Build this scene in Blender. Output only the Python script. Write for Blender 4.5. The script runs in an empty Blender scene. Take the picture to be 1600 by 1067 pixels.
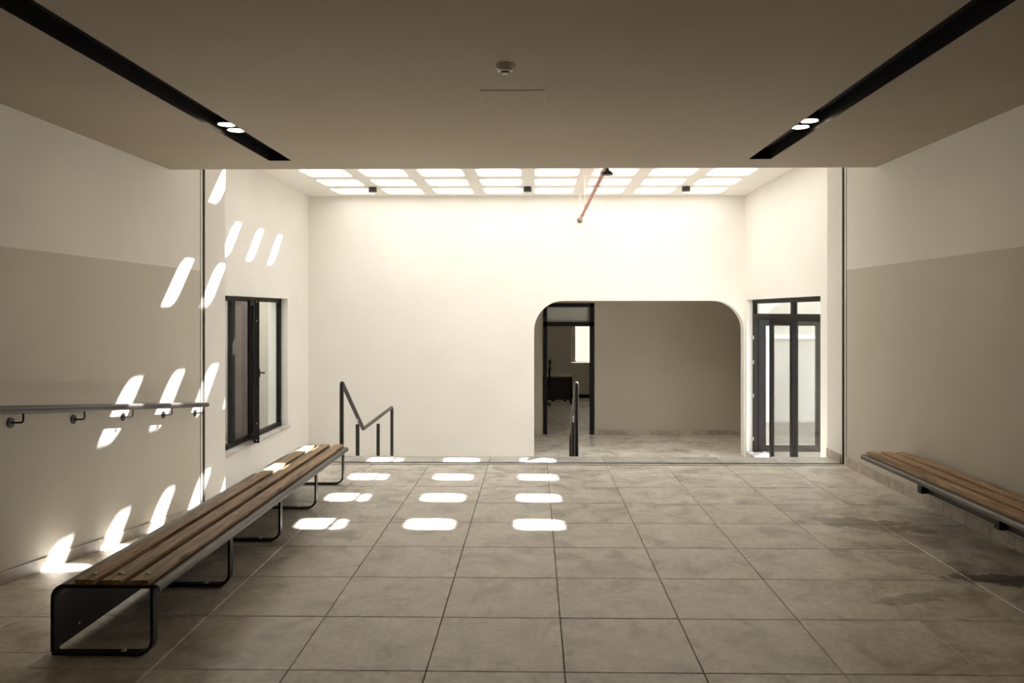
import bpy, bmesh, math, random
from mathutils import Vector, Matrix

random.seed(7)
scene = bpy.context.scene
COL = scene.collection

# ------------------------------------------------------------------ camera, world, sun, exposure
F = 1230.0
CAM_H = 1.556
cd = bpy.data.cameras.new('camera')
cam = bpy.data.objects.new('camera', cd)
COL.objects.link(cam)
cam.location = (0, 0, CAM_H)
cam.rotation_euler = (math.radians(90), 0, math.radians(1.0))
cd.sensor_fit = 'HORIZONTAL'
cd.sensor_width = 36
cd.lens = 36 * F / 1600
cd.shift_x = -13.5 / 1600
cd.shift_y = (487 - 533.5) / 1600
cd.clip_start = 0.05
cd.clip_end = 300
scene.camera = cam

world = bpy.data.worlds.new('sky')
scene.world = world
world.use_nodes = True
wn = world.node_tree
bg = wn.nodes['Background']
bg.inputs[0].default_value = (0.98, 1.0, 1.03, 1)      # bright hazy white sky
bg.inputs[1].default_value = 4.1

SUN_DIR = Vector((-0.728, -0.948, -1.0))                    # way the light travels
sl = bpy.data.lights.new('sun', 'SUN')
sl.energy = 52
sl.angle = math.radians(0.6)
sl.color = (0.99, 0.985, 1.0)
so = bpy.data.objects.new('sun', sl)
COL.objects.link(so)
so.rotation_euler = SUN_DIR.to_track_quat('-Z', 'Y').to_euler()
so.location = (8, 20, 14)

vs = scene.view_settings
vs.view_transform = 'Standard'
vs.look = 'None'
vs.gamma = 1
vs.use_curve_mapping = False
vs.exposure = 0.0
scene.cycles.max_bounces = 14
scene.cycles.diffuse_bounces = 9
scene.cycles.transparent_max_bounces = 16
scene.cycles.sample_clamp_indirect = 6
scene.cycles.use_denoising = True

# ------------------------------------------------------------------ materials
def srgb(r, g, b):
    f = lambda c: (c / 255 / 12.92) if c / 255 <= 0.04045 else ((c / 255 + 0.055) / 1.055) ** 2.4
    return (f(r), f(g), f(b), 1)

def base_mat(name, col, rough=0.5, metal=0.0, spec=0.5):
    m = bpy.data.materials.new(name)
    m.use_nodes = True
    b = m.node_tree.nodes['Principled BSDF']
    b.inputs['Base Color'].default_value = col
    b.inputs['Roughness'].default_value = rough
    b.inputs['Metallic'].default_value = metal
    b.inputs['Specular IOR Level'].default_value = spec
    return m, m.node_tree, b

def noise_mat(name, c1, c2, scale=3.0, rough=0.5, metal=0.0, bump=0.0, bscale=60.0, stretch=(1, 1, 1), detail=4, spec=0.5):
    m, nt, b = base_mat(name, c1, rough, metal, spec)
    g = nt.nodes.new('ShaderNodeNewGeometry')
    mp = nt.nodes.new('ShaderNodeMapping'); mp.inputs['Scale'].default_value = stretch
    nt.links.new(g.outputs['Position'], mp.inputs['Vector'])
    n = nt.nodes.new('ShaderNodeTexNoise'); n.inputs['Scale'].default_value = scale; n.inputs['Detail'].default_value = detail
    nt.links.new(mp.outputs[0], n.inputs['Vector'])
    r = nt.nodes.new('ShaderNodeValToRGB')
    r.color_ramp.elements[0].position = 0.35; r.color_ramp.elements[0].color = c1
    r.color_ramp.elements[1].position = 0.65; r.color_ramp.elements[1].color = c2
    nt.links.new(n.outputs['Fac'], r.inputs['Fac'])
    nt.links.new(r.outputs['Color'], b.inputs['Base Color'])
    if bump > 0:
        n2 = nt.nodes.new('ShaderNodeTexNoise'); n2.inputs['Scale'].default_value = bscale; n2.inputs['Detail'].default_value = 3
        nt.links.new(g.outputs['Position'], n2.inputs['Vector'])
        bp = nt.nodes.new('ShaderNodeBump'); bp.inputs['Strength'].default_value = bump; bp.inputs['Distance'].default_value = 0.002
        nt.links.new(n2.outputs['Fac'], bp.inputs['Height'])
        nt.links.new(bp.outputs['Normal'], b.inputs['Normal'])
    return m

def tile_mat(name, dark, mid, light, rough=0.34, joints=False, stains=False, spec=0.9):
    m, nt, b = base_mat(name, mid, rough, 0, spec)
    N, L = nt.nodes, nt.links
    g = N.new('ShaderNodeNewGeometry')
    oi = N.new('ShaderNodeObjectInfo')
    cx = N.new('ShaderNodeCombineXYZ')
    mul = N.new('ShaderNodeMath'); mul.operation = 'MULTIPLY'; mul.inputs[1].default_value = 37.0
    L.new(oi.outputs['Random'], mul.inputs[0])
    L.new(mul.outputs[0], cx.inputs[0]); L.new(mul.outputs[0], cx.inputs[2])
    add = N.new('ShaderNodeVectorMath'); add.operation = 'ADD'
    L.new(g.outputs['Position'], add.inputs[0]); L.new(cx.outputs[0], add.inputs[1])
    n1 = N.new('ShaderNodeTexNoise'); n1.inputs['Scale'].default_value = 3.2; n1.inputs['Detail'].default_value = 9
    n1.inputs['Roughness'].default_value = 0.62; n1.inputs['Distortion'].default_value = 0.7
    L.new(add.outputs[0], n1.inputs['Vector'])
    r = N.new('ShaderNodeValToRGB')
    e = r.color_ramp.elements
    e[0].position = 0.33; e[0].color = dark
    e[1].position = 0.68; e[1].color = light
    k = e.new(0.5); k.color = mid
    L.new(n1.outputs['Fac'], r.inputs['Fac'])
    # fine grain
    n2 = N.new('ShaderNodeTexNoise'); n2.inputs['Scale'].default_value = 28; n2.inputs['Detail'].default_value = 6
    L.new(add.outputs[0], n2.inputs['Vector'])
    mr = N.new('ShaderNodeMapRange'); mr.inputs[1].default_value = 0.3; mr.inputs[2].default_value = 0.7
    mr.inputs[3].default_value = 0.86; mr.inputs[4].default_value = 1.12
    L.new(n2.outputs['Fac'], mr.inputs[0])
    mx = N.new('ShaderNodeVectorMath'); mx.operation = 'SCALE'
    L.new(r.outputs['Color'], mx.inputs[0]); L.new(mr.outputs[0], mx.inputs['Scale'])
    out = mx.outputs[0]
    # sparse darker scratches
    mp = N.new('ShaderNodeMapping'); mp.inputs['Rotation'].default_value = (0, 0, 0.9); mp.inputs['Scale'].default_value = (1.2, 9, 1)
    L.new(add.outputs[0], mp.inputs['Vector'])
    n3 = N.new('ShaderNodeTexNoise'); n3.inputs['Scale'].default_value = 2.2; n3.inputs['Detail'].default_value = 5; n3.inputs['Distortion'].default_value = 1.2
    L.new(mp.outputs[0], n3.inputs['Vector'])
    m3 = N.new('ShaderNodeMapRange'); m3.inputs[1].default_value = 0.66; m3.inputs[2].default_value = 0.74
    m3.inputs[3].default_value = 0.0; m3.inputs[4].default_value = 0.45
    L.new(n3.outputs['Fac'], m3.inputs[0])
    mc = N.new('ShaderNodeMix'); mc.data_type = 'RGBA'
    L.new(m3.outputs[0], mc.inputs['Factor']); L.new(out, mc.inputs['A']); mc.inputs['B'].default_value = dark
    out = mc.outputs['Result']
    if joints:
        br = N.new('ShaderNodeTexBrick')
        br.offset = 0; br.inputs['Scale'].default_value = 1
        br.inputs['Brick Width'].default_value = 0.6; br.inputs['Row Height'].default_value = 0.6
        br.inputs['Mortar Size'].default_value = 0.004; br.inputs['Mortar Smooth'].default_value = 0.3
        L.new(g.outputs['Position'], br.inputs['Vector'])
        mj = N.new('ShaderNodeMix'); mj.data_type = 'RGBA'
        L.new(br.outputs['Fac'], mj.inputs['Factor']); L.new(out, mj.inputs['A'])
        mj.inputs['B'].default_value = (mid[0] * .8, mid[1] * .8, mid[2] * .8, 1)
        out = mj.outputs['Result']
    if stains:
        # old water marks by the wall bench: two ragged puddle shapes in true floor position
        rough_in = None
        for (sx, sy, rx, ry, col, amt, ang) in ((2.44, 5.80, 0.60, 0.22, (0.13, 0.085, 0.045, 1), 0.70, -0.30),
                                                (2.74, 4.62, 0.50, 0.15, (0.035, 0.026, 0.017, 1), 0.80, -0.15),
                                                (2.05, 4.30, 0.30, 0.10, (0.06, 0.045, 0.03, 1), 0.45, 0.2)):
            mp2 = N.new('ShaderNodeMapping'); mp2.vector_type = 'TEXTURE'
            mp2.inputs['Location'].default_value = (sx, sy, 0); mp2.inputs['Scale'].default_value = (rx, ry, 1)
            mp2.inputs['Rotation'].default_value = (0, 0, ang)
            L.new(g.outputs['Position'], mp2.inputs['Vector'])
            ln = N.new('ShaderNodeVectorMath'); ln.operation = 'LENGTH'
            L.new(mp2.outputs[0], ln.inputs[0])
            nn = N.new('ShaderNodeTexNoise'); nn.inputs['Scale'].default_value = 6; nn.inputs['Detail'].default_value = 7; nn.inputs['Roughness'].default_value = 0.65
            L.new(g.outputs['Position'], nn.inputs['Vector'])
            ad = N.new('ShaderNodeMath'); ad.operation = 'MULTIPLY_ADD'; ad.inputs[1].default_value = 3.4; 
            L.new(nn.outputs['Fac'], ad.inputs[0]); 
            sb = N.new('ShaderNodeMath'); sb.operation = 'SUBTRACT'; sb.inputs[1].default_value = 1.7
            L.new(ln.outputs['Value'], sb.inputs[0]); L.new(sb.outputs[0], ad.inputs[2])
            ms = N.new('ShaderNodeMapRange'); ms.inputs[1].default_value = 0.80; ms.inputs[2].default_value = 0.55
            ms.inputs[3].default_value = 0; ms.inputs[4].default_value = amt
            L.new(ad.outputs[0], ms.inputs[0])
            mg = N.new('ShaderNodeMix'); mg.data_type = 'RGBA'
            L.new(ms.outputs[0], mg.inputs['Factor']); L.new(out, mg.inputs['A']); mg.inputs['B'].default_value = col
            out = mg.outputs['Result']
    L.new(out, b.inputs['Base Color'])
    bp = N.new('ShaderNodeBump'); bp.inputs['Strength'].default_value = 0.12; bp.inputs['Distance'].default_value = 0.002
    L.new(n2.outputs['Fac'], bp.inputs['Height']); L.new(bp.outputs['Normal'], b.inputs['Normal'])
    mr2 = N.new('ShaderNodeMapRange'); mr2.inputs[3].default_value = rough - .08; mr2.inputs[4].default_value = rough + .14
    L.new(n1.outputs['Fac'], mr2.inputs[0]); L.new(mr2.outputs[0], b.inputs['Roughness'])
    return m

def wood_mat(name):
    m, nt, b = base_mat(name, srgb(150, 112, 75), 0.55)
    N, L = nt.nodes, nt.links
    g = N.new('ShaderNodeNewGeometry'); oi = N.new('ShaderNodeObjectInfo')
    mul = N.new('ShaderNodeMath'); mul.operation = 'MULTIPLY'; mul.inputs[1].default_value = 23.0
    L.new(oi.outputs['Random'], mul.inputs[0])
    cx = N.new('ShaderNodeCombineXYZ'); L.new(mul.outputs[0], cx.inputs[0]); L.new(mul.outputs[0], cx.inputs[1])
    add = N.new('ShaderNodeVectorMath'); L.new(g.outputs['Position'], add.inputs[0]); L.new(cx.outputs[0], add.inputs[1])
    mp = N.new('ShaderNodeMapping'); mp.inputs['Scale'].default_value = (22, 1.3, 22)
    L.new(add.outputs[0], mp.inputs['Vector'])
    n = N.new('ShaderNodeTexNoise'); n.inputs['Scale'].default_value = 1.6; n.inputs['Detail'].default_value = 7; n.inputs['Distortion'].default_value = 1.1
    L.new(mp.outputs[0], n.inputs['Vector'])
    r = N.new('ShaderNodeValToRGB'); e = r.color_ramp.elements
    e[0].position = 0.3; e[0].color = srgb(128, 101, 70)
    e[1].position = 0.72; e[1].color = srgb(212, 184, 146)
    k = e.new(0.5); k.color = srgb(182, 149, 110)
    L.new(n.outputs['Fac'], r.inputs['Fac'])
    # knots
    mp2 = N.new('ShaderNodeMapping'); mp2.inputs['Scale'].default_value = (9, 2.6, 9)
    L.new(add.outputs[0], mp2.inputs['Vector'])
    v = N.new('ShaderNodeTexVoronoi'); v.inputs['Scale'].default_value = 0.9; v.inputs['Randomness'].default_value = 1
    L.new(mp2.outputs[0], v.inputs['Vector'])
    mr = N.new('ShaderNodeMapRange'); mr.inputs[1].default_value = 0.06; mr.inputs[2].default_value = 0.17
    mr.inputs[3].default_value = 0.75; mr.inputs[4].default_value = 0
    L.new(v.outputs['Distance'], mr.inputs[0])
    mx = N.new('ShaderNodeMix'); mx.data_type = 'RGBA'
    L.new(mr.outputs[0], mx.inputs['Factor']); L.new(r.outputs['Color'], mx.inputs['A']); mx.inputs['B'].default_value = srgb(88, 62, 42)
    # long warm and cool streaks
    n4 = N.new('ShaderNodeTexNoise'); n4.inputs['Scale'].default_value = 0.5
    L.new(mp.outputs[0], n4.inputs['Vector'])
    m4 = N.new('ShaderNodeMapRange'); m4.inputs[1].default_value = 0.3; m4.inputs[2].default_value = 0.7; m4.inputs[3].default_value = 0.75; m4.inputs[4].default_value = 1.15
    L.new(n4.outputs['Fac'], m4.inputs[0])
    sc = N.new('ShaderNodeVectorMath'); sc.operation = 'SCALE'
    L.new(mx.outputs['Result'], sc.inputs[0]); L.new(m4.outputs[0], sc.inputs['Scale'])
    L.new(sc.outputs[0], b.inputs['Base Color'])
    bp = N.new('ShaderNodeBump'); bp.inputs['Strength'].default_value = 0.25; bp.inputs['Distance'].default_value = 0.002
    L.new(n.outputs['Fac'], bp.inputs['Height']); L.new(bp.outputs['Normal'], b.inputs['Normal'])
    return m

def glass_mat(name, tint=(0.94, 0.96, 0.94, 1), ior=1.5, boost=1.0, frost=0.0):
    m = bpy.data.materials.new(name); m.use_nodes = True
    nt = m.node_tree; nt.nodes.clear()
    o = nt.nodes.new('ShaderNodeOutputMaterial')
    t = nt.nodes.new('ShaderNodeBsdfTransparent'); t.inputs[0].default_value = tint
    gl = nt.nodes.new('ShaderNodeBsdfGlossy'); gl.inputs['Roughness'].default_value = 0.0 if frost == 0 else 0.25
    lw = nt.nodes.new('ShaderNodeLayerWeight'); lw.inputs[0].default_value = 0.5
    pw = nt.nodes.new('ShaderNodeMath'); pw.operation = 'POWER'; pw.inputs[1].default_value = 4.6
    nt.links.new(lw.outputs['Facing'], pw.inputs[0])
    mu = nt.nodes.new('ShaderNodeMath'); mu.operation = 'MULTIPLY_ADD'; mu.use_clamp = True
    f0 = ((ior - 1) / (ior + 1)) ** 2
    mu.inputs[1].default_value = (1 - f0) * min(boost, 1); mu.inputs[2].default_value = f0 * boost
    nt.links.new(pw.outputs[0], mu.inputs[0])
    mx = nt.nodes.new('ShaderNodeMixShader')
    nt.links.new(mu.outputs[0], mx.inputs[0]); nt.links.new(t.outputs[0], mx.inputs[1]); nt.links.new(gl.outputs[0], mx.inputs[2])
    last = mx
    if frost > 0:
        tr = nt.nodes.new('ShaderNodeBsdfTranslucent'); tr.inputs[0].default_value = (0.9, 0.9, 0.84, 1)
        df = nt.nodes.new('ShaderNodeBsdfDiffuse'); df.inputs[0].default_value = (0.80, 0.80, 0.74, 1)
        a = nt.nodes.new('ShaderNodeMixShader'); a.inputs[0].default_value = 0.5
        nt.links.new(tr.outputs[0], a.inputs[1]); nt.links.new(df.outputs[0], a.inputs[2])
        m2 = nt.nodes.new('ShaderNodeMixShader'); m2.inputs[0].default_value = frost
        nt.links.new(mx.outputs[0], m2.inputs[1]); nt.links.new(a.outputs[0], m2.inputs[2])
        last = m2
    nt.links.new(last.outputs[0], o.inputs[0])
    return m

def emit_mat(name, col, s):
    m = bpy.data.materials.new(name); m.use_nodes = True
    nt = m.node_tree; nt.nodes.clear()
    o = nt.nodes.new('ShaderNodeOutputMaterial'); e = nt.nodes.new('ShaderNodeEmission')
    e.inputs[0].default_value = col; e.inputs[1].default_value = s
    nt.links.new(e.outputs[0], o.inputs[0])
    return m

M = {}
M['white'] = noise_mat('white_paint', srgb(227, 224, 218), srgb(231, 228, 222), 1.2, 0.75, bump=0.15, bscale=90, spec=0.2)
M['white_side'] = M['white']
M['grey'] = noise_mat('grey_paint', srgb(197, 191, 179), srgb(201, 195, 184), 1.3, 0.6, bump=0.15, bscale=90, spec=0.3)
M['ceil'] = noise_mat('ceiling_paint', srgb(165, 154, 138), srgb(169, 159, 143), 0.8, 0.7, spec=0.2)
M['dim_back'] = noise_mat('dim_back_wall', srgb(70, 66, 60), srgb(76, 72, 66), 1.0, 0.7)  # dark tone given to the unseen back wall so less light returns
M['shaft'] = noise_mat('toned_down_shaft', srgb(196, 192, 185), srgb(204, 200, 193), 2.0, 0.85)  # white shaft sides toned down to throw less light on the far wall
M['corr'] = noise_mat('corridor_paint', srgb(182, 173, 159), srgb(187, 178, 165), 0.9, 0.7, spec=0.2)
M['black'] = noise_mat('black_aluminium', srgb(22, 19, 18), srgb(28, 25, 23), 8, 0.5, spec=0.2)
M['slot'] = noise_mat('black_channel', (0.004, 0.004, 0.004, 1), (0.006, 0.006, 0.006, 1), 5, 0.55, spec=0.2)
M['rail'] = noise_mat('dark_painted_steel', srgb(38, 33, 31), srgb(46, 40, 38), 9, 0.36, spec=0.45)
M['steel'] = noise_mat('dull_steel', srgb(78, 76, 72), srgb(98, 95, 90), 3.5, 0.38, metal=0.75, stretch=(1, 0.3, 1))
M['steel_dark'] = noise_mat('blackened_steel', srgb(34, 31, 28), srgb(44, 41, 37), 5, 0.45, metal=0.2, spec=0.3)
M['bolt'] = noise_mat('zinc', srgb(206, 196, 180), srgb(220, 212, 198), 20, 0.35, metal=0.45)
M['galv'] = noise_mat('galvanised_steel', srgb(160, 148, 132), srgb(172, 160, 144), 6, 0.45, metal=0.2)
M['alu'] = noise_mat('brushed_aluminium', srgb(120, 116, 110), srgb(138, 133, 126), 8, 0.4, metal=0.7)
M['tile'] = tile_mat('concrete_look_tile', srgb(164, 153, 137), srgb(214, 206, 193), srgb(236, 230, 218), stains=True)
M['tile2'] = tile_mat('lower_floor_tile', srgb(164, 153, 137), srgb(214, 206, 193), srgb(236, 230, 218), joints=True)
M['nosing'] = tile_mat('stair_nosing_stone', srgb(150, 146, 138), srgb(186, 183, 174), srgb(204, 201, 192), rough=0.3)
M['skirt'] = tile_mat('skirting_tile', srgb(138, 126, 114), srgb(172, 161, 148), srgb(196, 186, 172), rough=0.5)
M['grout'] = noise_mat('grout', srgb(104, 94, 82), srgb(118, 108, 95), 12, 0.9, spec=0.1)
M['wood'] = wood_mat('oiled_plank_wood')
M['glass'] = glass_mat('window_glass')
M['glass_refl'] = glass_mat('door_glass', (0.92, 0.925, 0.915, 1), 1.5, 1.5)
M['skyglass'] = glass_mat('skylight_glass', (0.97, 0.97, 0.96, 1), 1.3, 0.6)
M['frost'] = glass_mat('frosted_glass', (0.9, 0.92, 0.88, 1), 1.5, 1.0, 0.75)
M['screen'] = glass_mat('grey_tinted_glass', (0.56, 0.53, 0.54, 1), 1.5, 0.3)
M['marble'] = noise_mat('grey_marble', srgb(168, 160, 154), srgb(206, 200, 194), 6, 0.35, detail=8, stretch=(1, 1, 3))
M['plastic'] = noise_mat('white_plastic', srgb(225, 218, 205), srgb(230, 224, 212), 10, 0.4)
M['pipe'] = noise_mat('red_primed_pipe', srgb(172, 122, 112), srgb(196, 146, 134), 14, 0.6)
M['lamp'] = emit_mat('warm_lamp', (1.0, 0.80, 0.52, 1), 26)
M['lens'] = noise_mat('pale_lens', srgb(215, 206, 190), srgb(222, 214, 200), 10, 0.3)
M['asphalt'] = noise_mat('outside_paving', srgb(118, 113, 106), srgb(130, 125, 117), 2, 0.9)
M['render'] = noise_mat('outside_render', srgb(186, 184, 172), srgb(200, 197, 186), 1.5, 0.9)
M['yard'] = noise_mat('yard_render', srgb(168, 162, 150), srgb(180, 174, 162), 1.5, 0.9)
M['coping'] = noise_mat('white_coping', srgb(236, 234, 226), srgb(242, 240, 232), 2, 0.7)
M['laminate'] = noise_mat('desk_laminate', srgb(150, 138, 122), srgb(160, 148, 132), 5, 0.4)
M['fabric'] = noise_mat('black_mesh_fabric', srgb(20, 20, 21), srgb(28, 27, 28), 60, 0.85)
m, nt, b = base_mat('blind_fabric', srgb(236, 228, 212), 0.8)
b.inputs['Transmission Weight'].default_value = 0
nt.nodes.clear()
o_ = nt.nodes.new('ShaderNodeOutputMaterial'); t_ = nt.nodes.new('ShaderNodeBsdfTranslucent'); d_ = nt.nodes.new('ShaderNodeBsdfDiffuse')
t_.inputs[0].default_value = srgb(184, 179, 174); d_.inputs[0].default_value = srgb(200, 192, 180)
x_ = nt.nodes.new('ShaderNodeMixShader'); x_.inputs[0].default_value = 0.35
nt.links.new(t_.outputs[0], x_.inputs[1]); nt.links.new(d_.outputs[0], x_.inputs[2]); nt.links.new(x_.outputs[0], o_.inputs[0])
M['blind'] = m

# ------------------------------------------------------------------ mesh helpers
class MB:
    def __init__(s):
        s.v = []; s.f = []; s.mi = []; s.sm = []
    def add(s, vs, fs, mi=0, smooth=False):
        o = len(s.v)
        s.v += [tuple(p) for p in vs]
        for f in fs:
            s.f.append([i + o for i in f]); s.mi.append(mi); s.sm.append(smooth)
        return s
    def box(s, x0, x1, y0, y1, z0, z1, mi=0, c=0.0):
        if c <= 0:
            vs = [(x, y, z) for z in (z0, z1) for y in (y0, y1) for x in (x0, x1)]
            return s.add(vs, [(0, 2, 3, 1), (4, 5, 7, 6), (0, 1, 5, 4), (2, 6, 7, 3), (0, 4, 6, 2), (1, 3, 7, 5)], mi)
        bm = bmesh.new()
        bmesh.ops.create_cube(bm, size=1)
        for v in bm.verts:
            v.co = Vector(((x0 + x1) / 2 + v.co.x * (x1 - x0), (y0 + y1) / 2 + v.co.y * (y1 - y0), (z0 + z1) / 2 + v.co.z * (z1 - z0)))
        bmesh.ops.bevel(bm, geom=list(bm.edges), offset=c, segments=2, profile=0.5, affect='EDGES')
        bm.verts.index_update()
        s.add([v.co[:] for v in bm.verts], [[v.index for v in f.verts] for f in bm.faces], mi)
        bm.free()
        return s
    def tube(s, pts, r, n=12, mi=0, cap=True):
        P = [Vector(p) for p in pts]
        rings = []
        up = None
        for i, p in enumerate(P):
            if i == 0: t = P[1] - P[0]
            elif i == len(P) - 1: t = P[-1] - P[-2]
            else: t = (P[i + 1] - P[i]).normalized() + (P[i] - P[i - 1]).normalized()
            t.normalize()
            if up is None:
                a = Vector((0, 0, 1)) if abs(t.z) < 0.9 else Vector((1, 0, 0))
                u = t.cross(a).normalized()
            else:
                u = (up - t * up.dot(t)).normalized()
            up = u
            w = t.cross(u)
            k = 1.0
            if 0 < i < len(P) - 1:
                c = (P[i + 1] - P[i]).normalized().dot((P[i] - P[i - 1]).normalized())
                k = 1.0
            rr = r[i] if isinstance(r, (list, tuple)) else r
            rings.append([p + (u * math.cos(2 * math.pi * j / n) + w * math.sin(2 * math.pi * j / n)) * rr * k for j in range(n)])
        vs = [q for ring in rings for q in ring]
        fs = []
        for i in range(len(P) - 1):
            for j in range(n):
                a = i * n + j; b_ = i * n + (j + 1) % n
                fs.append((a, b_, b_ + n, a + n))
        s.add(vs, fs, mi, True)
        if cap:
            s.add(rings[0], [tuple(range(n))[::-1]], mi); s.add(rings[-1], [tuple(range(n))], mi)
        return s
    def cyl(s, a, b_, r, n=20, mi=0):
        return s.tube([a, b_], r, n, mi)
    def lathe(s, c, prof, n=24, mi=0):
        vs = []; fs = []
        for (r, z) in prof:
            for j in range(n):
                t = 2 * math.pi * j / n
                vs.append((c[0] + r * math.cos(t), c[1] + r * math.sin(t), c[2] + z))
        for i in range(len(prof) - 1):
            for j in range(n):
                a = i * n + j; b_ = i * n + (j + 1) % n
                fs.append((a, b_, b_ + n, a + n))
        s.add(vs, fs, mi, True)
        s.add(vs[:n], [tuple(range(n))[::-1]], mi); s.add(vs[-n:], [tuple(range(n))], mi)
        return s
    def prism_y(s, prof, y0, y1, mi=0):
        n = len(prof)
        vs = [(x, y0, z) for x, z in prof] + [(x, y1, z) for x, z in prof]
        fs = [tuple(range(n)), tuple(range(2 * n - 1, n - 1, -1))]
        for i in range(n):
            j = (i + 1) % n
            fs.append((i, i + n, j + n, j))
        return s.add(vs, fs, mi)
    def ribbon_y(s, path, t, y0, y1, mi=0):
        """a bent sheet or flat bar: 2-D path in XZ of thickness t run from y0 to y1"""
        P = [Vector(p) for p in path]
        A = []; B = []
        for i, p in enumerate(P):
            if i == 0: d = P[1] - P[0]
            elif i == len(P) - 1: d = P[-1] - P[-2]
            else: d = (P[i + 1] - P[i]).normalized() + (P[i] - P[i - 1]).normalized()
            d.normalize()
            nrm = Vector((-d.y, d.x))
            A.append(p + nrm * t / 2); B.append(p - nrm * t / 2)
        n = len(P)
        vs = [(q.x, y, q.y) for y in (y0, y1) for q in A + B]
        fs = []
        o = 2 * n
        for i in range(n - 1):
            fs += [(i, i + 1, i + 1 + o, i + o), (n + i, n + i + o, n + i + 1 + o, n + i + 1),
                   (i, n + i, n + i + 1, i + 1), (o + i, o + i + 1, o + n + i + 1, o + n + i)]
        fs += [(0, o, o + n, n), (n - 1, 2 * n - 1, o + 2 * n - 1, o + n - 1)]
        return s.add(vs, fs, mi)
    def build(s, name, mats, parent=None, smooth_all=False):
        me = bpy.data.meshes.new(name)
        off = Vector((0, 0, 0))
        p = parent
        while p is not None:
            off += p.location; p = p.parent
        me.from_pydata([tuple(Vector(v) - off) for v in s.v], [], s.f)
        if not isinstance(mats, (list, tuple)): mats = [mats]
        for m_ in mats: me.materials.append(M[m_] if isinstance(m_, str) else m_)
        for i, pl in enumerate(me.polygons):
            pl.material_index = s.mi[i]; pl.use_smooth = s.sm[i] or smooth_all
        bm = bmesh.new(); bm.from_mesh(me)
        bmesh.ops.recalc_face_normals(bm, faces=bm.faces)
        bm.to_mesh(me); bm.free()
        o = bpy.data.objects.new(name, me)
        COL.objects.link(o)
        if parent is not None: o.parent = parent
        return o

def arc(cx, cy, r, a0, a1, n=8):
    return [(cx + r * math.cos(math.radians(a0 + (a1 - a0) * i / n)), cy + r * math.sin(math.radians(a0 + (a1 - a0) * i / n))) for i in range(n + 1)]

def thing(name, loc, label, cat, group=None):
    o = bpy.data.objects.new(name, None)
    o.empty_display_size = 0.1
    COL.objects.link(o)
    o.location = loc
    o['label'] = label; o['category'] = cat; o['kind'] = 'thing'
    if group: o['group'] = group
    return o

def struct(o, label=None):
    o['kind'] = 'structure'
    if label: o['label'] = label
    return o

def copy_tree(src, parent=None, loc=None):
    c = src.copy(); COL.objects.link(c)
    if parent is not None: c.parent = parent
    if loc is not None: c.location = loc
    for ch in list(src.children):
        copy_tree(ch, c)
    return c

# ------------------------------------------------------------------ dimensions
XL, XR = -3.42, 3.15          # side walls of the near room
XL2, XR2 = -3.77, 3.48        # side walls of the skylit part
YB = -3.0                     # wall behind the camera
YJ0, YJ1 = 8.00, 8.11         # expansion joint
YE = 8.47                     # edge of the upper floor
YF = 13.07                    # far wall
ZL = -0.844                   # lower floor
ZC = 2.89                     # low ceiling
ZC2 = 3.48                    # skylit ceiling
ZP = 1.976                    # top of the grey paint
XE = -2.22                    # platform edge towards the ramp
RS, RY0 = 0.106, 3.1          # ramp slope and start
YC = 15.42                    # corridor back wall
YO = 21.95                    # office back wall

def ramp_z(y):
    return 0.0 if y < RY0 else max(ZL, -(y - RY0) * RS)

# ------------------------------------------------------------------ floors
fl = MB()
fl.box(XE, XR + .3, YB, YE - .005, ZL - .2, -0.010)
# stairs
for i in range(1, 5):
    fl.box(XE, XR2 + .3, YE + .3 * (i - 1) - .02, YE + .3 * i, ZL - .2, -.1688 * i)
floor = struct(fl.build('floor', 'grout'), 'upper floor slab with five steps down')

def tile_mesh(w, d, t, bev=0.0025):
    m_ = MB()
    x0, x1, y0, y1 = -w / 2, w / 2, -d / 2, d / 2
    b_ = bev
    vs = [(x0, y0, -t), (x1, y0, -t), (x1, y1, -t), (x0, y1, -t),
          (x0, y0, -b_), (x1, y0, -b_), (x1, y1, -b_), (x0, y1, -b_),
          (x0 + b_, y0 + b_, 0), (x1 - b_, y0 + b_, 0), (x1 - b_, y1 - b_, 0), (x0 + b_, y1 - b_, 0)]
    fs = [(0, 1, 5, 4), (1, 2, 6, 5), (2, 3, 7, 6), (3, 0, 4, 7), (4, 5, 9, 8), (5, 6, 10, 9), (6, 7, 11, 10), (7, 4, 8, 11), (8, 9, 10, 11)]
    return m_.add(vs, fs)

_tm = {}
def place_tile(parent, x0, x1, y0, y1, z, mat='tile', rot=None, t=0.010, name='tile', gap=0.004):
    w, d = round(x1 - x0 - gap, 4), round(y1 - y0 - gap, 4)
    key = (w, d, mat, t)
    if key not in _tm:
        o = tile_mesh(w, d, t).build(name, mat)
        _tm[key] = o.data
    else:
        o = bpy.data.objects.new(name, _tm[key]); COL.objects.link(o)
    o.location = ((x0 + x1) / 2, (y0 + y1) / 2, z + random.uniform(-.0006, .0006))
    if rot: o.rotation_euler = rot
    o.parent = parent
    return o

xs = [XE] + [0.131 + .6 * j for j in range(-3, 5)] + [XR]
ys = [3.402 + .6 * k for k in range(-10, 8)] + [YJ0]
for i in range(len(xs) - 1):
    for j in range(len(ys) - 1):
        place_tile(floor, xs[i], xs[i + 1], ys[j], ys[j + 1], 0)
for i in range(len(xs) - 1):                                    # stone nosing strip beyond the joint
    place_tile(floor, xs[i], xs[i + 1], YJ1, YE + .01, 0, 'nosing', name='nosing_tile')
for k in range(1, 5):
    for i in range(len(xs) - 1):
        place_tile(floor, xs[i], xs[i + 1], YE + .3 * (k - 1), YE + .3 * k + .01, -.1688 * k + .010, 'nosing', name='tread_tile')

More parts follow.
